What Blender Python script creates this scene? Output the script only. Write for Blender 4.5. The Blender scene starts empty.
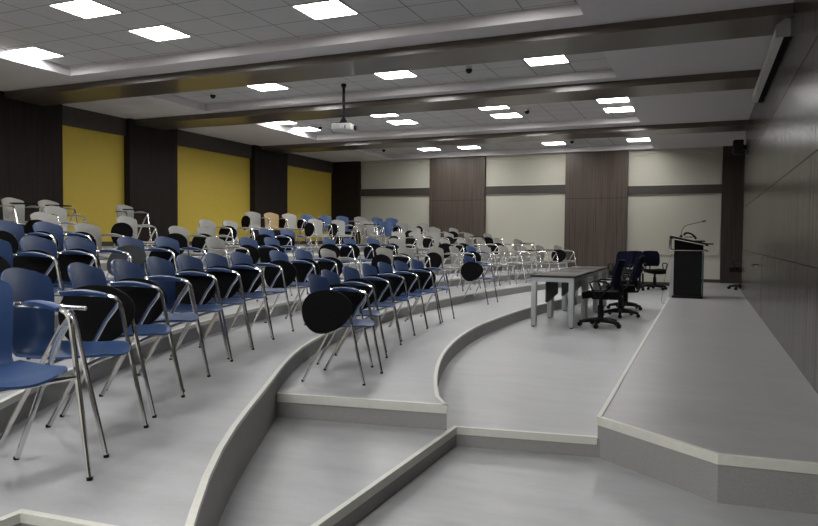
import bpy, bmesh, math, random
from mathutils import Vector, Matrix
random.seed(7)
C = bpy.context.scene.collection
R = math.radians
PI = math.pi

# ------------------------------------------------------------------ materials
def nt(name):
    m = bpy.data.materials.new(name); m.use_nodes = True
    n = m.node_tree.nodes; b = n['Principled BSDF']
    return m, n, m.node_tree.links, b

def mat(name, col, rough=.5, metal=0., spec=.5, noise=0., scale=20., bump=0.):
    m, n, l, b = nt(name)
    b.inputs['Base Color'].default_value = (*col, 1)
    b.inputs['Roughness'].default_value = rough
    b.inputs['Metallic'].default_value = metal
    b.inputs['Specular IOR Level'].default_value = spec
    tc = n.new('ShaderNodeTexCoord')
    t = n.new('ShaderNodeTexNoise'); t.inputs['Scale'].default_value = scale
    t.inputs['Detail'].default_value = 4
    l.new(tc.outputs['Object'], t.inputs['Vector'])
    mr = n.new('ShaderNodeMapRange')
    mr.inputs['To Min'].default_value = 1 - noise; mr.inputs['To Max'].default_value = 1 + noise
    l.new(t.outputs['Fac'], mr.inputs['Value'])
    mx = n.new('ShaderNodeVectorMath'); mx.operation = 'SCALE'
    mx.inputs[0].default_value = col
    l.new(mr.outputs['Result'], mx.inputs['Scale'])
    l.new(mx.outputs['Vector'], b.inputs['Base Color'])
    if bump:
        bp = n.new('ShaderNodeBump'); bp.inputs['Strength'].default_value = bump
        bp.inputs['Distance'].default_value = .002
        l.new(t.outputs['Fac'], bp.inputs['Height']); l.new(bp.outputs['Normal'], b.inputs['Normal'])
    return m

def wood(name, c1, c2, rough, seams=None, coat=0., sx=60., sz=1.2, spec=.5, bump=.12, dist=.002):
    """vertical grain: noise squeezed along z; thin dark joints at the heights in seams"""
    m, n, l, b = nt(name)
    tc = n.new('ShaderNodeTexCoord'); mp = n.new('ShaderNodeMapping')
    mp.inputs['Scale'].default_value = (sx, sx, sz)
    l.new(tc.outputs['Object'], mp.inputs['Vector'])
    t = n.new('ShaderNodeTexNoise'); t.inputs['Scale'].default_value = 1.; t.inputs['Detail'].default_value = 6
    l.new(mp.outputs['Vector'], t.inputs['Vector'])
    cr = n.new('ShaderNodeValToRGB')
    cr.color_ramp.elements[0].position = .3; cr.color_ramp.elements[0].color = (*c1, 1)
    cr.color_ramp.elements[1].position = .7; cr.color_ramp.elements[1].color = (*c2, 1)
    l.new(t.outputs['Fac'], cr.inputs['Fac'])
    out = cr.outputs['Color']
    if seams:
        sp = n.new('ShaderNodeSeparateXYZ'); l.new(tc.outputs['Object'], sp.inputs[0])
        acc = None
        for z in seams:
            c = n.new('ShaderNodeMath'); c.operation = 'COMPARE'
            c.inputs[1].default_value = z; c.inputs[2].default_value = .006
            l.new(sp.outputs['Z'], c.inputs[0])
            if acc is None: acc = c.outputs[0]
            else:
                a = n.new('ShaderNodeMath'); a.operation = 'MAXIMUM'
                l.new(acc, a.inputs[0]); l.new(c.outputs[0], a.inputs[1]); acc = a.outputs[0]
        mx = n.new('ShaderNodeMix'); mx.data_type = 'RGBA'
        l.new(acc, mx.inputs['Factor']); l.new(out, mx.inputs['A'])
        mx.inputs['B'].default_value = (.004, .003, .003, 1)
        out = mx.outputs['Result']
    l.new(out, b.inputs['Base Color'])
    mr = n.new('ShaderNodeMapRange'); mr.inputs['To Min'].default_value = rough - .04; mr.inputs['To Max'].default_value = rough + .04
    l.new(t.outputs['Fac'], mr.inputs['Value']); l.new(mr.outputs['Result'], b.inputs['Roughness'])
    bp = n.new('ShaderNodeBump'); bp.inputs['Strength'].default_value = bump; bp.inputs['Distance'].default_value = dist
    l.new(t.outputs['Fac'], bp.inputs['Height']); l.new(bp.outputs['Normal'], b.inputs['Normal'])
    b.inputs['Coat Weight'].default_value = coat; b.inputs['Coat Roughness'].default_value = .12
    b.inputs['Specular IOR Level'].default_value = spec
    return m

def vinyl(name, base, rough):
    m, n, l, b = nt(name)
    tc = n.new('ShaderNodeTexCoord')
    mp = n.new('ShaderNodeMapping'); mp.inputs['Scale'].default_value = (1.1, 3.2, 1)
    l.new(tc.outputs['Object'], mp.inputs['Vector'])
    a = n.new('ShaderNodeTexNoise'); a.inputs['Scale'].default_value = 2.2; a.inputs['Detail'].default_value = 8; a.inputs['Roughness'].default_value = .6
    l.new(mp.outputs['Vector'], a.inputs['Vector'])
    f = n.new('ShaderNodeTexNoise'); f.inputs['Scale'].default_value = 260; f.inputs['Detail'].default_value = 2
    l.new(tc.outputs['Object'], f.inputs['Vector'])
    d = n.new('ShaderNodeTexNoise'); d.inputs['Scale'].default_value = .9; d.inputs['Detail'].default_value = 3
    l.new(tc.outputs['Object'], d.inputs['Vector'])
    def rng(src, lo, hi):
        mr = n.new('ShaderNodeMapRange'); mr.inputs['From Min'].default_value = .25; mr.inputs['From Max'].default_value = .75
        mr.inputs['To Min'].default_value = lo; mr.inputs['To Max'].default_value = hi
        l.new(src, mr.inputs['Value']); return mr.outputs['Result']
    x = n.new('ShaderNodeMath'); x.operation = 'MULTIPLY'
    l.new(rng(a.outputs['Fac'], .84, 1.16), x.inputs[0]); l.new(rng(f.outputs['Fac'], .92, 1.08), x.inputs[1])
    y = n.new('ShaderNodeMath'); y.operation = 'MULTIPLY'
    l.new(x.outputs[0], y.inputs[0]); l.new(rng(d.outputs['Fac'], .93, 1.07), y.inputs[1])
    s = n.new('ShaderNodeVectorMath'); s.operation = 'SCALE'; s.inputs[0].default_value = base
    l.new(y.outputs[0], s.inputs['Scale']); l.new(s.outputs['Vector'], b.inputs['Base Color'])
    l.new(rng(a.outputs['Fac'], rough - .05, rough + .08), b.inputs['Roughness'])
    b.inputs['Specular IOR Level'].default_value = .45
    return m

def tiles(name, base, px, py, ox, oy):
    """suspended ceiling tiles: dark joints every px, py"""
    m, n, l, b = nt(name)
    tc = n.new('ShaderNodeTexCoord'); sp = n.new('ShaderNodeSeparateXYZ'); l.new(tc.outputs['Object'], sp.inputs[0])
    acc = []
    for ax, p, o in (('X', px, ox), ('Y', py, oy)):
        s = n.new('ShaderNodeMath'); s.operation = 'SUBTRACT'; s.inputs[1].default_value = o - p / 2
        l.new(sp.outputs[ax], s.inputs[0])
        k = n.new('ShaderNodeMath'); k.operation = 'PINGPONG'; k.inputs[1].default_value = p / 2
        l.new(s.outputs[0], k.inputs[0])
        c = n.new('ShaderNodeMath'); c.operation = 'LESS_THAN'; c.inputs[1].default_value = .007
        l.new(k.outputs[0], c.inputs[0]); acc.append(c.outputs[0])
    mxx = n.new('ShaderNodeMath'); mxx.operation = 'MAXIMUM'; l.new(acc[0], mxx.inputs[0]); l.new(acc[1], mxx.inputs[1])
    t = n.new('ShaderNodeTexNoise'); t.inputs['Scale'].default_value = 90; l.new(tc.outputs['Object'], t.inputs['Vector'])
    mr = n.new('ShaderNodeMapRange'); mr.inputs['To Min'].default_value = .93; mr.inputs['To Max'].default_value = 1.07
    l.new(t.outputs['Fac'], mr.inputs['Value'])
    s2 = n.new('ShaderNodeVectorMath'); s2.operation = 'SCALE'; s2.inputs[0].default_value = base
    l.new(mr.outputs['Result'], s2.inputs['Scale'])
    mx = n.new('ShaderNodeMix'); mx.data_type = 'RGBA'
    l.new(mxx.outputs[0], mx.inputs['Factor']); l.new(s2.outputs['Vector'], mx.inputs['A'])
    mx.inputs['B'].default_value = (base[0] * .3, base[1] * .3, base[2] * .3, 1)
    l.new(mx.outputs['Result'], b.inputs['Base Color']); b.inputs['Roughness'].default_value = .9
    return m

def emit(name, col, s):
    m, n, l, b = nt(name)
    b.inputs['Base Color'].default_value = (.8, .8, .8, 1)
    b.inputs['Emission Color'].default_value = (*col, 1)
    b.inputs['Emission Strength'].default_value = s
    return m

def stone(name, base, rough):
    m = mat(name, base, rough, 0, .3, .35, 180)
    return m

LIGHT = 15.0
M = dict(
    floor=vinyl('grey_vinyl_floor', (.385, .39, .397), .36),
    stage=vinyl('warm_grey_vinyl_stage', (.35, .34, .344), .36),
    riser=stone('speckled_riser', (.30, .292, .286), .6),
    edge=mat('cream_edge_strip', (.66, .66, .60), .45, 0, .4, .08, 30),
    ceiling=mat('grey_plaster_ceiling', (.58, .555, .565), .9, 0, .2, .04, 8),
    tiles=None,
    beam=wood('dark_veneer_beam', (.082, .066, .053), (.094, .077, .061), .30, None, .2, 9., 9., .5, 0.),
    wood=wood('brown_veneer_pillar', (.038, .028, .022), (.088, .067, .054), .42, [2.62], 0, 55, .8, .35),
    darkwood=wood('dark_veneer_pillar', (.013, .010, .009), (.026, .020, .017), .55, None, 0, 55, .8, .12),
    wallwood=wood('glossy_veneer_wall', (.016, .013, .011), (.066, .056, .048), .20, None, 0, 9, .10, .35, 1., .02),
    midwood=wood('mid_veneer_pillar', (.030, .023, .019), (.058, .045, .037), .45, None, 0, 55, .8, .2),
    bulk=wood('bulkhead_veneer', (.050, .042, .038), (.066, .056, .050), .5, None, 0, 20, 20, .3),
    yellow=mat('yellow_paint', (.54, .405, .062), .6, 0, .3, .05, 6),
    cream=mat('cream_paint', (.50, .49, .42), .75, 0, .3, .04, 6),
    blind=mat('cream_blind_fabric', (.445, .43, .365), .85, 0, .2, .05, 60, .1),
    band=mat('dark_window_band', (.050, .044, .040), .5, 0, .3, .1, 30),
    chrome=mat('chrome_tube', (.78, .77, .76), .15, 1.0, .5, .05, 40),
    blue=mat('blue_polypropylene', (.027, .063, .168), .42, 0, .5, .06, 120),
    grey=mat('pale_grey_polypropylene', (.275, .27, .25), .45, 0, .4, .05, 120),
    tan=mat('tan_plywood', (.33, .235, .115), .5, 0, .4, .15, 12),
    black=mat('black_laminate', (.004, .004, .0045), .75, 0, .1, .1, 60),
    slate=mat('dark_grey_laminate', (.035, .037, .040), .5, 0, .3, .1, 60),
    rubber=mat('black_rubber', (.006, .006, .006), .7, 0, .2, .1, 60),
    plastic=mat('black_plastic', (.005, .005, .0055), .5, 0, .22, .1, 40),
    fabric=mat('black_fabric', (.005, .005, .006), .95, 0, .1, .3, 200, .3),
    navy=mat('navy_fabric', (.0055, .0062, .018), .9, 0, .1, .25, 200, .3),
    whitemetal=mat('pale_grey_metal', (.42, .44, .45), .4, .1, .5, .04, 20),
    tabletop=wood('dark_table_laminate', (.034, .028, .025), (.052, .044, .039), .5, None, 0, 6, 40, .2),
    silver=mat('silver_panel', (.40, .41, .42), .4, .3, .5, .05, 20),
    teal=mat('teal_panel', (.05, .11, .12), .4, .2, .5, .05, 20),
    white=mat('white_enamel', (.55, .55, .53), .45, 0, .4, .04, 20),
    lamp=emit('lit_diffuser', (1., .99, .975), LIGHT),
)

# ------------------------------------------------------------------ mesh builder
class MB:
    def __init__(s): s.bm = bmesh.new()
    def box(s, c, d, rz=0., bev=0., mtx=None):
        r = bmesh.ops.create_cube(s.bm, size=1.)
        vs = r['verts']
        mt = Matrix.Translation(c) @ Matrix.Rotation(rz, 4, 'Z')
        if mtx is not None: mt = Matrix.Translation(c) @ mtx
        bmesh.ops.transform(s.bm, matrix=mt @ Matrix.Diagonal((d[0], d[1], d[2], 1)), verts=vs)
        if bev:
            es = list({e for v in vs for e in v.link_edges})
            bmesh.ops.bevel(s.bm, geom=es, offset=bev, segments=2, affect='EDGES', profile=.5)
        return s
    def span(s, a, b, bev=0.):
        return s.box([(a[i] + b[i]) / 2 for i in range(3)], [abs(b[i] - a[i]) for i in range(3)], 0, bev)
    def tube(s, pts, r, n=8, cap=True):
        P = [Vector(p) for p in pts]; rs = r if isinstance(r, (list, tuple)) else [r] * len(P)
        T = []
        for i in range(len(P)):
            a = P[i] - P[i - 1] if i else P[1] - P[0]
            b = P[i + 1] - P[i] if i < len(P) - 1 else a
            T.append((a.normalized() + b.normalized()).normalized())
        up = Vector((0, 0, 1)) if abs(T[0].z) < .9 else Vector((1, 0, 0))
        u = T[0].cross(up).normalized(); rings = []
        for p, t, q in zip(P, T, rs):
            u = (u - t * u.dot(t)).normalized(); v = t.cross(u)
            rings.append([s.bm.verts.new(p + (u * math.cos(2 * PI * k / n) + v * math.sin(2 * PI * k / n)) * q) for k in range(n)])
        for a, b in zip(rings, rings[1:]):
            for k in range(n): s.bm.faces.new((a[k], a[(k + 1) % n], b[(k + 1) % n], b[k]))
        if cap:
            s.bm.faces.new(rings[0][::-1]); s.bm.faces.new(rings[-1])
        return s
    def lathe(s, prof, c=(0, 0, 0), n=20, axis='Z'):
        rings = []
        for (r, z) in prof:
            ring = []
            for k in range(n):
                a = 2 * PI * k / n; x, y = r * math.cos(a), r * math.sin(a)
                p = (x, y, z) if axis == 'Z' else ((z, x, y) if axis == 'X' else (x, z, y))
                ring.append(s.bm.verts.new((p[0] + c[0], p[1] + c[1], p[2] + c[2])))
            rings.append(ring)
        for a, b in zip(rings, rings[1:]):
            for k in range(n): s.bm.faces.new((a[k], a[(k + 1) % n], b[(k + 1) % n], b[k]))
        s.bm.faces.new(rings[0][::-1]); s.bm.faces.new(rings[-1])
        return s
    def sheet(s, G, th):
        """closed shell of thickness th around a grid of points"""
        ni, nj = len(G), len(G[0]); G = [[Vector(p) for p in row] for row in G]
        def nor(i, j):
            a = G[min(i + 1, ni - 1)][j] - G[max(i - 1, 0)][j]; b = G[i][min(j + 1, nj - 1)] - G[i][max(j - 1, 0)]
            c = a.cross(b); return c.normalized() if c.length > 1e-9 else Vector((0, 0, 1))
        N = [[nor(i, j) for j in range(nj)] for i in range(ni)]
        A = [[s.bm.verts.new(G[i][j] + N[i][j] * th / 2) for j in range(nj)] for i in range(ni)]
        B = [[s.bm.verts.new(G[i][j] - N[i][j] * th / 2) for j in range(nj)] for i in range(ni)]
        for i in range(ni - 1):
            for j in range(nj - 1):
                s.bm.faces.new((A[i][j], A[i + 1][j], A[i + 1][j + 1], A[i][j + 1]))
                s.bm.faces.new((B[i][j], B[i][j + 1], B[i + 1][j + 1], B[i + 1][j]))
        rim = [(0, j) for j in range(nj - 1)] + [(i, nj - 1) for i in range(ni - 1)] + [(ni - 1, j) for j in range(nj - 1, 0, -1)] + [(i, 0) for i in range(ni - 1, 0, -1)]
        for k in range(len(rim)):
            (a, b), (c, d) = rim[k], rim[(k + 1) % len(rim)]
            s.bm.faces.new((A[a][b], A[c][d], B[c][d], B[a][b]))
        return s
    def slab(s, outline, mtx, th):
        """flat outline (x, y) extruded by th and placed by mtx"""
        v = [s.bm.verts.new(mtx @ Vector((x, y, -th / 2))) for x, y in outline]
        w = [s.bm.verts.new(mtx @ Vector((x, y, th / 2))) for x, y in outline]
        s.bm.faces.new(v[::-1]); s.bm.faces.new(w)
        for k in range(len(v)):
            j = (k + 1) % len(v); s.bm.faces.new((v[k], v[j], w[j], w[k]))
        return s
    def prism(s, poly, z0, z1):
        return s.slab(poly, Matrix.Translation((0, 0, (z0 + z1) / 2)), z1 - z0)
    def strip(s, pts, z, h, out=.006, inn=.024, flip=1):
        """edge profile swept along a polyline on a step edge; the drop lies on the side of flip"""
        P = [Vector((p[0], p[1])) for p in pts]; rows = []
        for i, p in enumerate(P):
            d1 = (P[i] - P[i - 1]).normalized() if i else (P[1] - P[0]).normalized()
            d2 = (P[i + 1] - P[i]).normalized() if i < len(P) - 1 else d1
            n1 = Vector((d1.y, -d1.x)) * flip; n2 = Vector((d2.y, -d2.x)) * flip
            n = (n1 + n2).normalized(); n = n / max(.4, n.dot(n1))
            a, b, q = p - n * inn, p + n * out, p - n * .001
            rows.append([s.bm.verts.new(v) for v in ((a.x, a.y, z - .002), (a.x, a.y, z + .005), (b.x, b.y, z + .005), (b.x, b.y, z - h), (q.x, q.y, z - h), (q.x, q.y, z - .002))])
        for a, b in zip(rows, rows[1:]):
            for k in range(6): s.bm.faces.new((a[k], a[(k + 1) % 6], b[(k + 1) % 6], b[k]))
        s.bm.faces.new(rows[0]); s.bm.faces.new(rows[-1][::-1])
        return s
    def mesh(s, name, m, smooth=True):
        bmesh.ops.recalc_face_normals(s.bm, faces=s.bm.faces[:])
        me = bpy.data.meshes.new(name); s.bm.to_mesh(me); s.bm.free()
        me.materials.append(m)
        if smooth:
            for p in me.polygons: p.use_smooth = True
            me.set_sharp_from_angle(angle=R(38))
        return me
    def obj(s, name, m, parent=None, smooth=True):
        return link(name, s.mesh(name, m, smooth), parent)

def link(name, me, parent=None):
    o = bpy.data.objects.new(name, me); C.objects.link(o)
    if parent: o.parent = parent
    return o
def thing(name, label, cat, loc=(0, 0, 0), rz=0., group=None):
    o = bpy.data.objects.new(name, None); o.empty_display_size = .1; C.objects.link(o)
    o.location = loc; o.rotation_euler = (0, 0, rz)
    o['label'] = label; o['category'] = cat
    if group: o['group'] = group
    return o
def struct(name, mb, m, smooth=False):
    o = mb.obj(name, m, None, smooth); o['kind'] = 'structure'; return o
# ------------------------------------------------------------------ room
XL, XR, XRR, YB, YF, ZC = -11.69, .833, 1.75, 20.53, -4.0, 3.976
Z1, ZP = .13, .263
LZ = {2: .30, 3: .44, 4: .59, 5: .74, 6: .89, 7: 1.04, 8: 1.19}
RAD = {2: 11.15, 3: 12.38, 4: 13.48, 5: 14.58, 6: 15.68, 7: 16.78, 8: 17.88}
CX, CY = 8.5, 9.0
CAP = {2: -2.25, 3: -2.65, 4: -2.95, 5: -3.1}
def arc(n, y0, y1=YB, step=.35):
    """the curved front edge of terrace n, from the near end to the back wall"""
    pts = []
    for i in range(-900, 800):
        t = i * .1
        r = RAD[n] + .0011 * max(0, t) ** 2
        if n == 3: r -= .075 * math.exp(-((t + 25.5) / 5.5) ** 2)
        p = (CX - r * math.cos(R(t)), CY + r * math.sin(R(t)))
        p = (min(p[0], CAP.get(n, 0)) if p[1] > 14 else p[0], p[1])
        if y0 <= p[1] <= y1 and p[0] < .0 and (not pts or math.dist(p, pts[-1]) > step): pts.append(p)
    return pts

F = M['floor']
struct('floor', MB().span((XL - .3, YF - .3, -.1), (XRR + .3, YB + .3, 0)), F)
def level(name, poly, z0, z1, F=F):
    """a floor slab: top in vinyl, sides in speckled stone"""
    o = struct(name, MB().prism(poly, z0, z1), F)
    o.data.materials.append(M['riser'])
    for p in o.data.polygons:
        if abs(p.normal.z) < .5: p.material_index = 1
    return o
e1 = [(-1.57, -2.5), (-1.562, 2.6), (-1.525, 4.385), (-.605, 4.545)]
level('floor_hall', [(XL, -2.5)] + e1 + [(XRR, 4.545), (XRR, YB), (XL, YB)], 0, Z1)
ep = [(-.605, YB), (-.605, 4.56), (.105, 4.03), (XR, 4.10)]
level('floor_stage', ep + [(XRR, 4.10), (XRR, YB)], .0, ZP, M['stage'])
a2 = [(-1.56, 4.29)] + arc(2, 4.5)
level('floor_terrace', [(-2.95, 4.06)] + a2 + [(a2[-1][0], YB), (-4.5, YB), (-4.6, 9)], .05, LZ[2])
a3 = [(-1.50, 1.70)] + arc(3, 1.9)
e3 = [(-2.2, -1.), (-2.2, 1.645)] + a3
level('floor_terrace', e3 + [(a3[-1][0], YB), (XL, YB), (XL, -1.)], 0, LZ[3])
arcs = {2: a2, 3: a3}
for n in range(4, 9):
    arcs[n] = arc(n, 1.2)
    level('floor_terrace', arcs[n] + [(arcs[n][-1][0], YB), (XL, YB), (XL, 1.2)], LZ[n - 1] - .02, LZ[n])
tn = [0]
def trim(mb, m, smooth=False):
    tn[0] += 1
    return struct('trim_%d' % tn[0], mb, m, smooth)
E_ = M['edge']
trim(MB().strip(e1[::1], Z1, .045), E_)
trim(MB().strip(ep, ZP, .05), E_)
trim(MB().strip([(-2.78, 4.085), (-1.56, 4.29)], LZ[2], .055), E_)
trim(MB().strip([(p[0], p[1]) for p in a2], LZ[2], .018), E_)
trim(MB().strip([(-2.2, -.9), (-2.2, 1.645), (-1.50, 1.70)], LZ[3], .03), E_)
trim(MB().strip(a3, LZ[3], .018), E_)
for n in range(4, 9): trim(MB().strip(arcs[n], LZ[n], .03), E_)

# walls
struct('wall_left', MB().span((XL - .2, YF, 0), (XL, YB, ZC + .1)), M['yellow'])
struct('wall_back', MB().span((XL - .2, YB, 0), (XRR + .2, YB + .2, ZC + .1)), M['cream'])
struct('wall_front', MB().span((XL - .2, YF - .2, 0), (XRR + .2, YF, ZC + .1)), M['cream'])
mb = MB().span((XR + .02, YF, 0), (XR + .12, 17.1, ZC + .1))
for z0, z1 in ((0, 1.213), (1.223, 2.158), (2.168, 3.113), (3.123, ZC + .1)): mb.span((XR, YF, z0), (XR + .021, 17.1, z1))
struct('wall_right', mb, M['wallwood'])
struct('wall_recess', MB().span((XRR, 16.5, 0), (XRR + .15, YB, ZC + .1)).span((XR + .12, 16.9, 0), (XRR, 17.1, ZC + .1)), M['darkwood'])
# left wall: dark pillars, bulkhead above the yellow panels, baseboard
for y0, y1 in ((-1.2, .3), (3.8, 5.3), (8.1, 9.6), (11.3, 12.77), (15.82, 17.45)):
    struct('pillar', MB().span((XL, y0, 0), (XL + .17, y1, ZC)), M['darkwood'])
struct('pillar', MB().span((XL, 20.38, 0), (-10.63, YB, ZC)), M['darkwood'])
struct('bulkhead', MB().span((XL, YF, 3.6), (XL + .06, 20.4, ZC)), M['bulk'])
struct('baseboard_left', MB().span((XL, YF, LZ[8]), (XL + .02, 20.4, LZ[8] + .1)), M['band'])
# back wall: veneer pillars, window bands, blinds, baseboard
for x0, x1 in ((-8.09, -6.25), (-3.77, -2.0)):
    struct('pillar', MB().span((x0, YB - .14, 0), (x1, YB, ZC)), M['wood'])
struct('pillar', MB().span((.455, YB - .14, 0), (XRR, YB, ZC)), M['midwood'])
bays = ((-10.63, -8.09, 'left'), (-6.25, -3.77, 'middle'), (-2.0, .455, 'right'))
bz = ((2.805, 3.04), (2.805, 3.04), (2.72, 2.955))
for (x0, x1, nm), (za, zb) in zip(bays, bz):
    trim(MB().span((x0, YB - .09, za), (x1, YB, zb)), M['band'])
    for up in (1, 0):
        t = thing('roller_blind', 'cream %s roller blind in the %s bay of the back wall' % ('upper' if up else 'lower', nm), 'blind', ((x0 + x1) / 2, YB, zb if up else 1.0), 0, 'roller blinds on the back wall')
        w = (x1 - x0) / 2 - .02
        h = ZC - .12 - zb if up else za - 1.0
        MB().span((-w, -.028, .0), (w, -.02, h)).obj('fabric', M['blind'], t, False)
        MB().span((-w, -.034, .003), (w, -.014, .03), .004).obj('bottom_bar', M['cream'], t)
        MB().tube([(-w, -.026, h - .01), (w, -.026, h - .01)], .02, 10).obj('roller', M['cream'], t)
struct('baseboard_back', MB().span((-3.0, YB - .02, Z1), (-.605, YB, Z1 + .10)).span((-.605, YB - .02, ZP), (.455, YB, ZP + .09)), M['band'])

# ceiling with recessed coffers
COF = [(-3.5, 2.0), (4.4, 7.97), (9.25, 11.2), (12.75, 15.62), (17.45, 20.25)]
CX0, CX1, CD = -9.38, -1.3, .14
mb = MB()
def quad(*p): mb.bm.faces.new([mb.bm.verts.new(v) for v in p])
ys = [YF] + [v for c in COF for v in c] + [YB]
xl, xr = XL, XRR
for i in range(0, len(ys), 2): quad((xl, ys[i], ZC), (xr, ys[i], ZC), (xr, ys[i + 1], ZC), (xl, ys[i + 1], ZC))
for a, b in COF:
    quad((xl, a, ZC), (CX0, a, ZC), (CX0, b, ZC), (xl, b, ZC)); quad((CX1, a, ZC), (xr, a, ZC), (xr, b, ZC), (CX1, b, ZC))
    L_ = [(CX0, a), (CX1, a), (CX1, b), (CX0, b)]
    for k in range(4):
        p, q = L_[k], L_[(k + 1) % 4]
        quad((p[0], p[1], ZC), (q[0], q[1], ZC), (q[0], q[1], ZC + CD + .02), (p[0], p[1], ZC + CD + .02))
quad((xl - .2, YF - .2, ZC + .25), (xr + .2, YF - .2, ZC + .25), (xr + .2, YB + .2, ZC + .25), (xl - .2, YB + .2, ZC + .25))
struct('ceiling', mb, M['ceiling'])
# tile fields; ox, oy = centre of one lamp so that the joints frame the lamps
PX, PY = .615, .54
tl = [(-4.1, 1.), (-4.1, 7.0), (-4.65, 10.15), (-3.95, 13.4), (-3.85, 19.05)]
for (a, b), (ox, oy) in zip(COF, [(x * 1.012, y * 1.012) for x, y in tl]):
    o = struct('ceiling_tiles', MB().span((CX0 - .05, a - .05, ZC + CD), (CX1 + .05, b + .05, ZC + CD + .02)), tiles('ceiling_tile_field', (.50, .495, .495), PX, PY, ox, oy))
# veneer beams
for y0, y1 in ((2.9, 3.75), (8.4, 9.2), (11.45, 12.3), (16.1, 16.95)):
    struct('beam', MB().span((XL, y0, ZC - .11), (XR, y1, ZC)), M['beam'])

# lamps
fr = MB(); w, d = PX / 2, PY / 2
fr.span((-w, -d, -.012), (w, -d + .018, 0)).span((-w, d - .018, -.012), (w, d, 0)).span((-w, -d + .018, -.012), (-w + .018, d - .018, 0)).span((w - .018, -d + .018, -.012), (w, d - .018, 0))
fr = fr.mesh('frame', M['white'], False)
di = MB().span((-w + .018, -d + .018, -.008), (w - .018, d - .018, -.002)).mesh('diffuser', M['lamp'], False)
LAMPS = [
 (-6.70, 5.92, 'nearest lit ceiling panel at the top left, second row of the first coffer'),
 (-9.05, 7.08, 'lit ceiling panel in the left corner of the nearest ceiling coffer'),
 (-6.60, 7.0, 'lit ceiling panel second from left along the edge of the nearest coffer'),
 (-4.10, 7.0, 'lit ceiling panel cut by the top edge, third along the nearest coffer'),
 (-1.95, 7.08, 'lit ceiling panel at the right end of the nearest coffer'),
 (-7.15, 10.17, 'leftmost of three lit ceiling panels in the second coffer'),
 (-4.65, 10.15, 'middle of three lit ceiling panels in the second coffer'),
 (-2.19, 10.15, 'rightmost of three lit ceiling panels in the second coffer'),
 (-9.05, 13.42, 'lit ceiling panel left of the projector, near one of the corner pair'),
 (-9.05, 14.5, 'lit ceiling panel left of the projector, far one of the corner pair'),
 (-6.40, 13.32, 'near one of the lit ceiling panel pair just right of the projector'),
 (-6.40, 14.4, 'far one of the lit ceiling panel pair just right of the projector'),
 (-3.95, 13.36, 'near one of the middle pair of lit panels in the third coffer'),
 (-3.95, 14.42, 'far one of the middle pair of lit panels in the third coffer'),
 (-1.615, 13.5, 'near one of the right end pair of lit panels in the third coffer'),
 (-1.615, 14.55, 'far one of the right end pair of lit panels in the third coffer'),
 (-7.58, 19.05, 'leftmost of four lit ceiling panels close to the back wall'),
 (-6.33, 19.06, 'second from left of four lit ceiling panels close to the back wall'),
 (-3.85, 19.05, 'third from left of four lit ceiling panels close to the back wall'),
 (-1.61, 19.1, 'rightmost of four lit ceiling panels close to the back wall'),
 (-6.70, 1.18, 'left unseen fill panel added in the front row overhead, above the camera'),  # unseen overhead panels from here on, added to brighten foreground floor and risers
 (-4.10, 1.18, 'middle unseen fill panel added in the front row overhead, above the camera'),
 (-1.62, 1.18, 'right unseen fill panel added in the front row overhead, above the camera'),
 (-6.70, 0.10, 'left unseen fill panel added in the second row overhead, above the camera'),
 (-4.10, 0.10, 'middle unseen fill panel added in the second row overhead, above the camera'),
 (-1.62, 0.10, 'right unseen fill panel added in the second row overhead, above the camera'),
 (-6.70, -1.50, 'left unseen fill panel added in the third row overhead, above the camera'),
 (-4.10, -1.50, 'middle unseen fill panel added in the third row overhead, above the camera'),
 (-1.62, -1.50, 'right unseen fill panel added in the third row overhead, above the camera'),
 (-6.70, -2.60, 'left unseen fill panel added in the rear row overhead, above the camera'),
 (-4.10, -2.60, 'middle unseen fill panel added in the rear row overhead, above the camera'),
 (-1.62, -2.60, 'right unseen fill panel added in the rear row overhead, above the camera'),
]
for x, y, lb in LAMPS:
    t = thing('ceiling_light', lb, 'ceiling light', (x * 1.012, y * 1.012, ZC + CD), 0, 'square ceiling light panels')
    link('frame', fr, t); link('diffuser', di, t)
# dome detectors
dm = MB().lathe([(.045, 0), (.045, -.03), (.040, -.05)], n=16).mesh('base', M['white'])
dk = MB().lathe([(.052, -.045), (.050, -.075), (.036, -.10), (.012, -.112)], n=16).mesh('dome', M['plastic'])
for x, y, lb in ((-8.5, 10.37, 'dark dome detector near the left end of the second coffer'), (-3.42, 10.25, 'dark dome detector between the middle and right panels of the second coffer'),
                 (-8.52, 14.3, 'dark dome detector behind the projector in the third coffer'), (-3.4, 14.0, 'dark dome detector right of the middle panel pair in the third coffer'),
                 (-8.9, 18.67, 'dark dome detector at the left end of the coffer by the back wall'), (-3.3, 18.72, 'dark dome detector beside the third panel of the coffer by the back wall')):
    t = thing('dome_detector', lb, 'detector', (x, y, ZC + CD), 0, 'ceiling dome detectors')
    link('base', dm, t); link('dome', dk, t)
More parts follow.
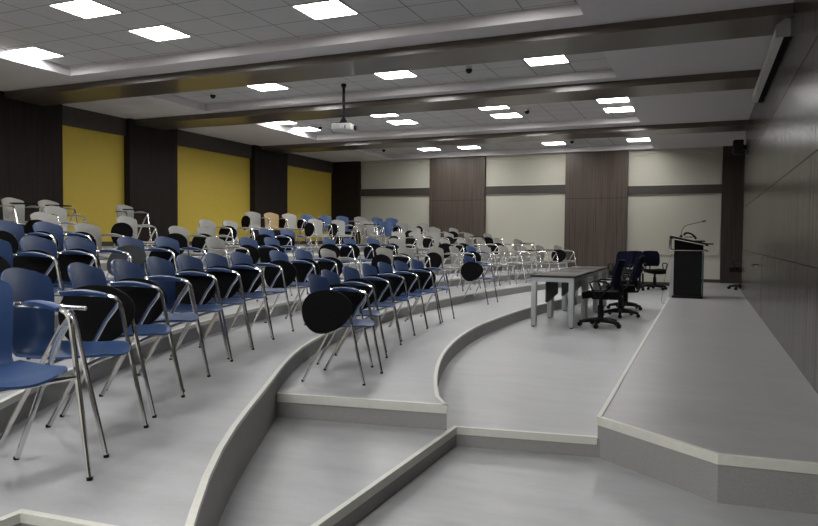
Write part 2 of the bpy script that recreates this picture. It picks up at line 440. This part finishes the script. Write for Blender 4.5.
# ------------------------------------------------------------------ tablet chairs (front = +x)
SH = {'blue': M['blue'], 'grey': M['grey'], 'tan': M['tan']}
def seat_mesh(m):
    G = []
    for i in range(12):
        v = i / 11; row = []
        x = -.165 + .405 * v
        hw = .205 + .03 * math.sin(PI * min(1, v * .8)); 
        if v > .62: hw *= math.sqrt(max(.0, 1 - ((v - .62) / .40) ** 2.6 * .72))
        for j in range(9):
            u = -1 + j / 4
            z = .432 + .018 * u * u - .014 * math.sin(PI * v) + (.010 * v) - .045 * max(0, v - .72) ** 1.3 * 2
            row.append((x - .03 * u * u * v, hw * u, z))
        G.append(row)
    return MB().sheet(G, .010).mesh('seat', m)
def back_mesh(m):
    G = []
    prof = [(-.15, .428), (-.185, .432), (-.212, .455), (-.226, .50), (-.236, .56), (-.247, .63), (-.258, .69), (-.270, .75), (-.281, .79), (-.290, .818), (-.294, .830)]
    n = len(prof)
    for i, (x, z) in enumerate(prof):
        v = i / (n - 1); row = []
        hw = .180 + .025 * min(1, v * 1.3)
        if i == n - 1: hw -= .022
        if i == n - 2: hw -= .008
        for j in range(11):
            u = -1 + j / 5
            zz = z - (.046 * u * u * max(0, v - .5) * 2)
            row.append((x + .062 * u * u * min(1, v * 1.6), hw * u, zz + (.012 * u * u if v < .25 else 0)))
        G.append(row)
    return MB().sheet(G, .010).mesh('backrest', m)
def egg(a=.205, b=.162):
    o = []
    for k in range(32):
        t = 2 * PI * k / 32; c = math.cos(t)
        o.append((a * math.copysign(abs(c) ** .9, c), b * math.sin(t) * (1 - .20 * c)))
    return o
ch = M['chrome']; cm = {}
for k in SH:
    cm['seat', k] = seat_mesh(SH[k]); cm['back', k] = back_mesh(SH[k])
    g = []
    for i in range(8):
        v = i / 7; x = .046 - .235 * v
        hw = .024 + .004 * math.sin(PI * v) - (.008 if i in (0, 7) else 0)
        g.append([(x, .25 + hw * u, .694 + .010 * math.sin(PI * v) - .012 * (1 - v) ** 3 - .006 * abs(u)) for u in (-1, -.5, 0, .5, 1)])
    cm['pad', k] = MB().sheet(g, .016).mesh('armrest', SH[k])
for s in (-1, 1):
    cm['fleg', s] = MB().tube([(.245, .237 * s, .012), (.122, .25 * s, .60), (.112, .25 * s, .64), (.090, .25 * s, .668), (.055, .25 * s, .678)], .0115, 8).mesh('leg', ch)
    cm['rleg', s] = MB().tube([(-.248, .237 * s, .012), (.040, .247 * s, .55), (.088, .25 * s, .615), (.105, .25 * s, .645)], .0115, 8).mesh('leg', ch)
    cm['fcap', s] = MB().lathe([(.0122, 0), (.0128, .012), (.012, .014)], (.2475, .2365 * s, 0), 10).mesh('foot_cap', M['rubber'])
    cm['rcap', s] = MB().lathe([(.0122, 0), (.0128, .012), (.012, .014)], (-.2535, .2365 * s, 0), 10).mesh('foot_cap', M['rubber'])
    cm['rail', s] = MB().tube([(.055, .25 * s, .678), (-.10, .25 * s, .684), (-.19, .245 * s, .684), (-.222, .222 * s, .684)], .0105, 8).mesh('arm_rail', ch)
cm['bar'] = MB().tube([(.157, -.246, .408), (.150, -.1, .408), (.150, .1, .408), (.157, .246, .408)], .010, 8).tube([(-.03, -.246, .405), (-.03, .246, .405)], .010, 8).mesh('seat_support', ch)
def tab_mtx(kind):
    if kind == 'flat': return Matrix.Translation((.13, -.09, .722)) @ Matrix.Rotation(R(78), 4, 'Z')
    if kind == 'out': return Matrix.Translation((-.01, -.345, .60)) @ Matrix.Rotation(R(60), 4, 'X') @ Matrix.Rotation(R(10), 4, 'Z')
    return Matrix.Translation((-.035, -.288, .565)) @ Matrix.Rotation(R(90), 4, 'X') @ Matrix.Rotation(R(14), 4, 'Z')
for kd, m in (('fold', 'black'), ('out', 'slate'), ('flat', 'black')):
    cm['tab', kd] = MB().slab(egg(), tab_mtx(kd), .015).mesh('writing_tablet', M[m])
cm['bracket', 'fold'] = MB().tube([(.075, -.25, .655), (.075, -.272, .64), (.085, -.279, .60)], .010, 8).mesh('tablet_bracket', ch)
cm['bracket', 'out'] = MB().tube([(.075, -.25, .66), (.075, -.275, .655), (.08, -.305, .650)], .010, 8).mesh('tablet_bracket', ch)
cm['bracket', 'flat'] = MB().tube([(.075, -.25, .665), (.085, -.25, .705), (.11, -.16, .712)], .010, 8).mesh('tablet_bracket', ch)
cm['bracket', 'stub'] = MB().tube([(.085, -.25, .665), (.085, -.262, .672), (.175, -.262, .668)], .010, 8).mesh('tablet_bracket', ch)

CHAIRS = [
    (2, -2.630, 4.800, 9.0, 'blue', 'f'),
    (2, -2.898, 5.471, 9.8, 'blue', 'f'),
    (2, -3.111, 6.250, 6.1, 'blue', 'f'),
    (2, -3.254, 6.955, 5.4, 'blue', 'f'),
    (2, -3.342, 7.550, 2.5, 'blue', 'f'),
    (2, -3.400, 8.152, 0.4, 'blue', 'f'),
    (2, -3.428, 8.766, 0.2, 'blue', 'f'),
    (2, -3.570, 11.440, -4.0, 'blue', 'f'),
    (3, -2.522, 1.777, -6.0, 'blue', 'n'),
    (3, -2.740, 2.340, 24.0, 'blue', 's'),
    (3, -3.037, 2.943, 23.5, 'blue', 'f'),
    (3, -3.314, 3.502, 20.2, 'blue', 'f'),
    (3, -3.556, 4.054, 17.4, 'blue', 'n'),
    (3, -3.769, 4.605, 12.3, 'blue', 'f'),
    (3, -3.960, 5.183, 11.1, 'blue', 'f'),
    (3, -4.124, 5.765, 7.5, 'blue', 'f'),
    (3, -4.333, 6.734, 4.4, 'blue', 'f'),
    (3, -4.436, 7.433, 2.3, 'blue', 'f'),
    (3, -4.503, 8.160, 0.9, 'grey', 'f'),
    (3, -4.522, 9.924, -15.0, 'grey', 'f'),
    (3, -4.488, 10.679, -17.0, 'grey', 'f'),
    (3, -4.392, 11.888, -19.6, 'grey', 'f'),
    (3, -4.289, 12.700, -6.1, 'grey', 'n'),
    (3, -4.183, 13.424, -10.5, 'blue', 'f'),
    (3, -4.067, 14.096, -11.5, 'grey', 'n'),
    (3, -3.909, 14.872, -11.8, 'grey', 'n'),
    (3, -3.698, 15.759, -13.3, 'grey', 'w'),
    (3, -3.463, 16.609, -14.8, 'grey', 'w'),
    (3, -3.193, 17.464, -16.8, 'grey', 'f'),
    (4, -4.445, 3.330, 15.6, 'blue', 'f'),
    (4, -4.679, 3.899, 15.5, 'blue', 'f'),
    (4, -4.885, 4.468, 13.4, 'blue', 'f'),
    (4, -5.135, 5.287, 9.1, 'blue', 'o'),
    (4, -5.304, 5.973, 5.9, 'blue', 'f'),
    (4, -5.492, 7.027, 4.7, 'grey', 'n'),
    (4, -5.581, 7.821, 0.9, 'blue', 'f'),
    (4, -5.619, 8.446, 3.4, 'blue', 'f'),
    (4, -5.610, 10.078, -0.5, 'blue', 'f'),
    (4, -5.576, 10.749, -3.3, 'blue', 'f'),
    (4, -5.514, 11.569, -6.1, 'blue', 'f'),
    (4, -5.438, 12.357, -20.1, 'grey', 'f'),
    (4, -5.113, 14.377, -10.8, 'grey', 'f'),
    (4, -4.960, 15.102, -11.0, 'grey', 'f'),
    (4, -4.760, 15.927, -13.0, 'grey', 'n'),
    (4, -4.553, 16.674, -16.3, 'grey', 'f'),
    (4, -4.273, 17.570, -18.8, 'grey', 'w'),
    (5, -6.099, 4.656, 10.9, 'blue', 'f'),
    (5, -6.259, 5.236, 8.2, 'blue', 'f'),
    (5, -6.406, 5.867, 5.5, 'grey', 'f'),
    (5, -6.672, 7.664, 2.1, 'grey', 'f'),
    (5, -6.713, 8.283, 3.1, 'grey', 'f'),
    (5, -6.718, 9.843, -3.8, 'blue', 'f'),
    (5, -6.693, 10.453, -5.0, 'blue', 'f'),
    (5, -6.250, 14.255, -25.3, 'grey', 'f'),
    (5, -6.117, 14.925, -28.3, 'grey', 'f'),
    (5, -5.955, 15.625, -28.6, 'grey', 'f'),
    (5, -5.757, 16.359, -15.4, 'grey', 'f'),
    (5, -5.509, 17.209, -17.9, 'grey', 'w'),
    (5, -5.235, 18.047, -16.8, 'grey', 'f'),
    (6, -7.596, 6.239, 4.4, 'grey', 'f'),
    (6, -7.785, 7.789, 2.1, 'grey', 'f'),
    (6, -7.823, 9.639, -2.6, 'grey', 'n'),
    (6, -7.803, 10.258, -1.9, 'grey', 'f'),
    (6, -6.839, 16.532, -31.5, 'grey', 'f'),
    (6, -6.596, 17.367, -32.9, 'grey', 'n'),
    (6, -6.301, 18.237, -17.9, 'grey', 'f'),
    (7, -8.860, 7.434, 2.2, 'grey', 'n'),
    (7, -8.469, 14.247, -25.1, 'grey', 'f'),
    (7, -8.302, 15.087, -25.2, 'grey', 'f'),
    (7, -8.054, 16.176, -31.2, 'grey', 'w'),
    (7, -7.865, 16.887, -32.8, 'blue', 'n'),
    (7, -7.659, 17.582, -33.5, 'grey', 'f'),
    (7, -7.371, 18.459, -32.9, 'grey', 'f'),
    (8, -9.975, 7.568, 3.2, 'grey', 'w'),
    (8, -10.015, 8.242, 0.2, 'grey', 'w'),
    (8, -10.017, 9.893, -2.5, 'grey', 'w'),
    (8, -9.713, 13.440, -25.1, 'grey', 'f'),
    (8, -9.613, 14.058, -25.0, 'tan', 'n'),
    (8, -9.506, 14.664, -28.1, 'grey', 'f'),
    (8, -9.369, 15.320, -26.4, 'blue', 'f'),
    (8, -9.217, 15.985, -26.8, 'blue', 'f'),
    (8, -9.053, 16.636, -27.8, 'blue', 'n'),
    (8, -8.861, 17.334, -30.2, 'grey', 'n'),
    (8, -8.655, 18.012, -30.5, 'blue', 'n'),
    (8, -8.463, 18.612, -36.1, 'blue', 'n'),
]

ORD = ['first', 'second', 'third', 'fourth', 'fifth', 'sixth', 'seventh', 'eighth', 'ninth', 'tenth', 'eleventh', 'twelfth', 'thirteenth', 'fourteenth', 'fifteenth', 'sixteenth', 'seventeenth', 'eighteenth', 'nineteenth', 'twentieth', 'twenty-first', 'twenty-second']
ROWN = {2: 'the lowest, frontmost row', 3: 'the second row up', 4: 'the third row up', 5: 'the fourth row up', 6: 'the fifth row up', 7: 'the sixth row up', 8: 'the topmost row'}
KN = {'f': 'with black tablet folded down', 'n': 'without tablet', 's': 'with a bare tablet stub', 'w': 'with tablet laid flat', 'o': 'with dark grey tablet'}
CN = {'blue': 'blue', 'grey': 'pale grey', 'tan': 'tan wooden'}
cnt = {}
for n, x, y, h, col, kd in CHAIRS:
    cnt[n] = cnt.get(n, 0) + 1
    lb = '%s chair %s, %s from left in %s' % (CN[col], KN[kd], ORD[cnt[n] - 1], ROWN[n])
    if n == 3 and cnt[n] == 1: lb = 'blue armchair without tablet at the left edge, nearest the camera'
    if n == 3 and cnt[n] == 2: lb = 'blue armchair with a bare tablet stub, beside the nearest chair'
    if n == 2 and cnt[n] == 1: lb = 'blue tablet chair at the near end of the lowest, frontmost row'
    if n == 2 and cnt[n] == 8: lb = 'lone blue tablet chair at the far end of the lowest row'
    t = thing('tablet_chair', lb, 'chair', (x, y, LZ[n]), R(h), 'tablet arm chairs on the terraces')
    link('seat', cm['seat', col], t); link('backrest', cm['back', col], t); link('seat_support', cm['bar'], t)
    for s in (-1, 1):
        a = link('leg', cm['fleg', s], t); link('foot_cap', cm['fcap', s], a)
        a = link('leg', cm['rleg', s], t); link('foot_cap', cm['rcap', s], a)
        link('arm_rail', cm['rail', s], t)
    link('armrest', cm['pad', col], t)
    k = {'f': 'fold', 'w': 'flat', 'o': 'out', 's': 'stub'}.get(kd)
    if k:
        link('tablet_bracket', cm['bracket', k], t)
        if k != 'stub': link('writing_tablet', cm['tab', k], t)

# ------------------------------------------------------------------ tables on the hall floor
def table(y0, y1, lb):
    t = thing('desk', lb, 'table', (-2.0, (y0 + y1) / 2, Z1), 0, 'desks along the hall floor')
    L = (y1 - y0) / 2; w = .32
    MB().span((-w, -L, .735), (w, L, .765), .003).obj('tabletop', M['tabletop'], t)
    for sx in (-1, 1):
        for sy in (-1, 1):
            MB().span((sx * (w - .085), sy * (L - .01), .015), (sx * (w - .01), sy * (L - .085), .67), .003).obj('leg', M['whitemetal'], t)
            MB().lathe([(.02, 0), (.02, .016)], (sx * (w - .04), sy * (L - .035), 0), 10).obj('foot', M['rubber'], t)
    f = MB()
    for s in (-1, 1):
        f.span((-w + .01, s * (L - .01), .67), (w - .01, s * (L - .085), .735))
        f.span((s * (w - .01), -L + .085, .67), (s * (w - .085), L - .085, .735))
    f.obj('frame', M['whitemetal'], t, False)
    o = [(-L + .25, .66), (L - .1, .66), (L - .1, .42), (-L + .36, .34), (-L + .25, .35)]
    mt = Matrix.Translation((-.14, 0, 0)) @ Matrix(((0, 0, 1, 0), (1, 0, 0, 0), (0, 1, 0, 0), (0, 0, 0, 1)))
    MB().slab(o, mt, .02).obj('modesty_panel', M['slate'], t)
    MB().span((w - .09, -L + .07, .34), (w - .07, -L + .52, .69)).obj('side_panel', M['slate'], t)
table(9.93, 11.17, 'dark topped desk on pale square legs, nearest of three end to end')
table(11.20, 12.44, 'dark topped desk in the middle of three end to end')
table(12.47, 13.71, 'dark topped desk farthest of three end to end')

# ------------------------------------------------------------------ office chairs (front = +x)
oc = {}
b = MB()
for k in range(5):
    a = 2 * PI * k / 5 + .3
    b.tube([(0, 0, .10), (.14 * math.cos(a), .14 * math.sin(a), .095), (.30 * math.cos(a), .30 * math.sin(a), .07)], [.042, .034, .022], 8)
b.lathe([(.05, .07), (.055, .09), (.05, .13), (.03, .15)], n=16)
oc['base'] = b.mesh('base', M['plastic'])
for k in range(5):
    a = 2 * PI * k / 5 + .3; x, y = .30 * math.cos(a), .30 * math.sin(a)
    c = MB()
    for s in (-1, 1):
        c.lathe([(.014, -.012), (.032, -.012), (.032, .012), (.014, .012)], (x, y + s * .017, .032), 14, 'Y')
    c.tube([(x, y, .035), (x, y, .075)], .010, 8)
    oc['caster', k] = c.mesh('caster', M['rubber'])
oc['col'] = MB().lathe([(.045, .13), (.045, .32), (.03, .32), (.03, .43)], n=14).mesh('gas_column', M['plastic'])
oc['mech'] = MB().box((0, 0, .425), (.24, .16, .035), 0, .008).tube([(-.10, 0, .42), (-.27, 0, .425), (-.305, 0, .50), (-.30, 0, .68)], .018, 8).mesh('tilt_mechanism', M['plastic'])
G = []
for i in range(10):
    v = i / 9; G.append([(-.23 + .47 * v, (.235 - .05 * abs(2 * v - 1) ** 4) * u, .475 - .03 * max(0, v - .75) * 3 + .012 * u * u) for u in [-1 + j / 4 for j in range(9)]])
oc['seat'] = MB().sheet(G, .095).mesh('seat', M['fabric'])
G = []
for i in range(10):
    v = i / 9; G.append([(-.245 - .075 * v + .045 * u * u + .02 * math.sin(PI * v), (.225 - .045 * abs(2 * v - 1) ** 5) * u, .60 + .40 * v) for u in [-1 + j / 4 for j in range(9)]])
oc['back'] = MB().sheet(G, .045).mesh('backrest', M['navy'])
for s in (-1, 1):
    oc['arm', s] = MB().tube([(.02, .17 * s, .43), (.04, .27 * s, .47), (.08, .28 * s, .60), (.11, .28 * s, .665), (.05, .28 * s, .69), (-.12, .28 * s, .685), (-.16, .28 * s, .65), (-.10, .275 * s, .52), (-.02, .22 * s, .44)], .014, 8).mesh('armrest', M['plastic'])
def office(x, y, z, h, lb):
    t = thing('office_chair', lb, 'office chair', (x, y, z), R(h), 'black office chairs on casters')
    link('base', oc['base'], t)
    for k in range(5): link('caster', oc['caster', k], t)
    link('gas_column', oc['col'], t); link('tilt_mechanism', oc['mech'], t); link('seat', oc['seat'], t); link('backrest', oc['back'], t)
    for s in (-1, 1): link('armrest', oc['arm', s], t)
office(-1.37, 10.42, Z1, 176, 'black office chair nearest the camera, drawn up to the nearest desk')
office(-1.25, 11.95, Z1, 186, 'black office chair drawn up to the middle desk')
office(-1.30, 13.25, Z1, 178, 'black office chair drawn up to the farthest desk')
office(-1.86, 17.6, Z1, 250, 'navy backed office chair near the back wall, leftmost of three')
office(-1.66, 18.3, Z1, 262, 'navy backed office chair near the back wall, middle of three')
office(-1.13, 18.9, Z1, -62, 'navy backed office chair near the back wall, beside the lectern')
office(.90, 17.95, ZP, 150, 'black office chair half hidden in the corner past the right wall')

# ------------------------------------------------------------------ lectern
t = thing('lectern', 'black lectern with slanted console standing on the stage edge', 'lectern', (-.25, 15.0, ZP))
b = MB().span((-.27, -.30, .03), (.25, .30, .93))
for k in range(22): b.span((-.275, -.312, .08 + k * .038), (.255, -.30, .10 + k * .038))
b.obj('cabinet', M['plastic'], t, False)
MB().span((-.30, -.33, 0), (.28, .33, .05), .01).obj('plinth', M['plastic'], t)
MB().slab([(-.355, 0), (-.275, 0), (-.275, .90), (-.315, .90)], Matrix.Rotation(R(90), 4, 'X'), .6).obj('side_panel', M['silver'], t)
MB().span((.255, -.30, .04), (.285, .30, .92), .006).obj('edge_panel', M['teal'], t)
MB().tube([(-.34, -.33, .96), (.30, -.33, .96), (.35, -.28, .95), (.35, .28, .95), (.30, .33, .96), (-.34, .33, .96), (-.34, -.33, .96)], .013, 8).obj('shelf_rail', ch, t)
MB().slab([(-.27, .93), (.27, .93), (.27, 1.06), (-.27, 1.17)], Matrix.Rotation(R(90), 4, 'X'), .56).obj('neck', M['fabric'], t)
MB().slab([(-.36, 1.19), (.36, 1.045), (.36, 1.10), (-.36, 1.255)], Matrix.Rotation(R(90), 4, 'X'), .66).obj('console', M['plastic'], t)
MB().slab([(-.30, 1.183), (.30, 1.062), (.30, 1.075), (-.30, 1.196)], Matrix.Translation((0, -.332, 0)) @ Matrix.Rotation(R(90), 4, 'X'), .01).obj('console_trim', ch, t)
for s in (-1, 1): MB().tube([(-.335, s * .30, 1.22), (-.36, s * .30, 1.18), (-.36, s * .30, .99), (-.33, s * .30, .96)], .016, 8).obj('console_bracket', ch, t)
MB().span((.10, -.29, 1.13), (.30, .05, 1.16), .006).span((.29, -.30, 1.08), (.45, -.24, 1.105)).obj('control_panel', M['rubber'], t)
t = thing('gooseneck_microphone', 'thin gooseneck microphone rising from the lectern console', 'microphone', (-.40, 14.86, ZP + 1.250))
MB().lathe([(.03, -.03), (.03, .005), (.015, .02)], n=12).obj('base', M['plastic'], t)
MB().tube([(0, 0, .02), (.01, 0, .10), (.04, -.005, .17), (.10, -.01, .215), (.25, -.02, .255), (.40, -.02, .29)], .006, 8).obj('neck', M['plastic'], t)
MB().tube([(.39, -.02, .288), (.45, -.02, .302)], .014, 10).obj('capsule', M['rubber'], t)
t = thing('handset', 'black curved handset lying on the lectern console', 'handset', (-.24, 14.84, ZP + 1.205))
MB().tube([(-.11, 0, .055), (-.085, 0, .095), (-.03, 0, .105), (.04, 0, .08), (.10, 0, .02), (.12, 0, -.02)], [.02, .024, .018, .018, .022, .02], 8).obj('grip', M['rubber'], t)
MB().span((-.10, -.06, .012), (.06, .08, .03), .006).obj('cradle', M['rubber'], t)
b = MB().tube([(-.57, 14.9, 1.15), (-.66, 14.9, .85), (-.72, 14.88, .45), (-.75, 14.85, .18), (-.72, 14.75, .138), (-.63, 14.68, .138)], .003, 6)
o = b.obj('cable', M['rubber']); o['label'] = 'thin dark cable hanging beside the lectern down to the floor'; o['category'] = 'cable'

# ------------------------------------------------------------------ wall and ceiling fittings
t = thing('projection_screen_case', 'long white roll-up screen case high on the right wall', 'projection screen', (XR - .002, 10.5, 3.668))
MB().slab([(-.142, 0), (-.062, 0), (-.062, .03), (0, .03), (0, .175), (-.05, .19), (-.142, .12)], Matrix.Rotation(R(90), 4, 'X'), 3.9).obj('case', M['white'], t)
MB().span((-.062, -1.94, -.004), (-.001, 1.94, .029)).obj('gap_shade', M['fabric'], t)  # black strip standing in for the shadow between case and wall
for s in (-1, 1):
    MB().slab([(-.146, -.005), (-.001, -.005), (-.001, .18), (-.05, .195), (-.146, .124)], Matrix.Translation((0, s * 1.96, 0)) @ Matrix.Rotation(R(90), 4, 'X'), .02).obj('end_cap', M['silver'], t)
t = thing('wall_speaker', 'black box loudspeaker high at the far end of the right wall', 'speaker', (XR, 16.85, 3.34))
MB().span((-.25, -.14, 0), (-.05, .14, .31), .012).obj('cabinet', M['plastic'], t)
MB().span((-.258, -.12, .02), (-.248, .12, .29), .004).obj('grille', M['fabric'], t)
MB().span((-.05, -.04, .10), (0, .04, .20)).obj('bracket', M['plastic'], t)
t = thing('projector', 'white projector hanging from a black pole under the ceiling', 'projector', (-5.85, 10.62, 3.976))
t.rotation_euler = (0, 0, R(10))
MB().tube([(0, 0, .13), (0, 0, -.50)], .026, 10).lathe([(.045, .085), (.045, .139)], n=16).obj('pole', M['plastic'], t)
MB().lathe([(.06, -.54), (.075, -.53), (.05, -.48), (.03, -.45)], n=14).span((-.12, -.09, -.555), (.12, .09, -.54)).obj('mount', M['plastic'], t)
MB().box((0, 0, -.62), (.36, .30, .12), 0, .025).obj('body', M['white'], t)
MB().span((-.15, -.156, -.655), (-.02, -.148, -.585)).obj('vent', M['silver'], t)
MB().lathe([(.035, 0), (.045, .02), (.045, .04), (.03, .045)], (.17, .06, -.62), 16, 'X').obj('lens', M['plastic'], t)
MB().span((.07, -.156, -.66), (.085, -.149, -.60)).obj('latch', M['plastic'], t)
MB().tube([(-.17, 0, -.60), (-.21, -.02, -.62), (-.215, -.03, -.68), (-.18, -.03, -.72)], .006, 6).obj('cable', M['rubber'], t)
# hidden door in the right wall with a pair of lever handles
d = struct('door_1', MB().span((XR - .002, 11.55, ZP), (XR, 13.6, 1.205)), M['wallwood'])
for s in (-1, 1):
    MB().tube([(XR - .008, 12.603 + s * .05, 1.035), (XR - .06, 12.603 + s * .05, 1.035), (XR - .062, 12.603 + s * .22, 1.01)], .010, 8).obj('door_handle', M['plastic'], d)

# ------------------------------------------------------------------ camera, world, view
cam = bpy.data.cameras.new('camera'); co = bpy.data.objects.new('camera', cam); C.objects.link(co)
yaw, pitch, roll = R(-23.296), R(-2.137), R(.494)
fwd = Vector((math.sin(yaw) * math.cos(pitch), math.cos(yaw) * math.cos(pitch), math.sin(pitch)))
rt = Vector((math.cos(yaw), -math.sin(yaw), 0)); up = rt.cross(fwd)
r2 = rt * math.cos(roll) + up * math.sin(roll); u2 = up * math.cos(roll) - rt * math.sin(roll)
m = Matrix((r2, u2, -fwd)).transposed().to_4x4(); m.translation = (0, 0, 1.43)
co.matrix_world = m
cam.sensor_width = 36; cam.lens = 36 * 680.9 / 818; cam.clip_end = 100; cam.clip_start = .02
sc = bpy.context.scene; sc.camera = co
w = bpy.data.worlds.new('world'); sc.world = w; w.use_nodes = True
w.node_tree.nodes['Background'].inputs['Color'].default_value = (.5, .55, .6, 1)
w.node_tree.nodes['Background'].inputs['Strength'].default_value = .02
sc.view_settings.view_transform = 'Standard'; sc.view_settings.look = 'None'
sc.view_settings.gamma = 1; sc.view_settings.use_curve_mapping = False
sc.view_settings.exposure = 1.28
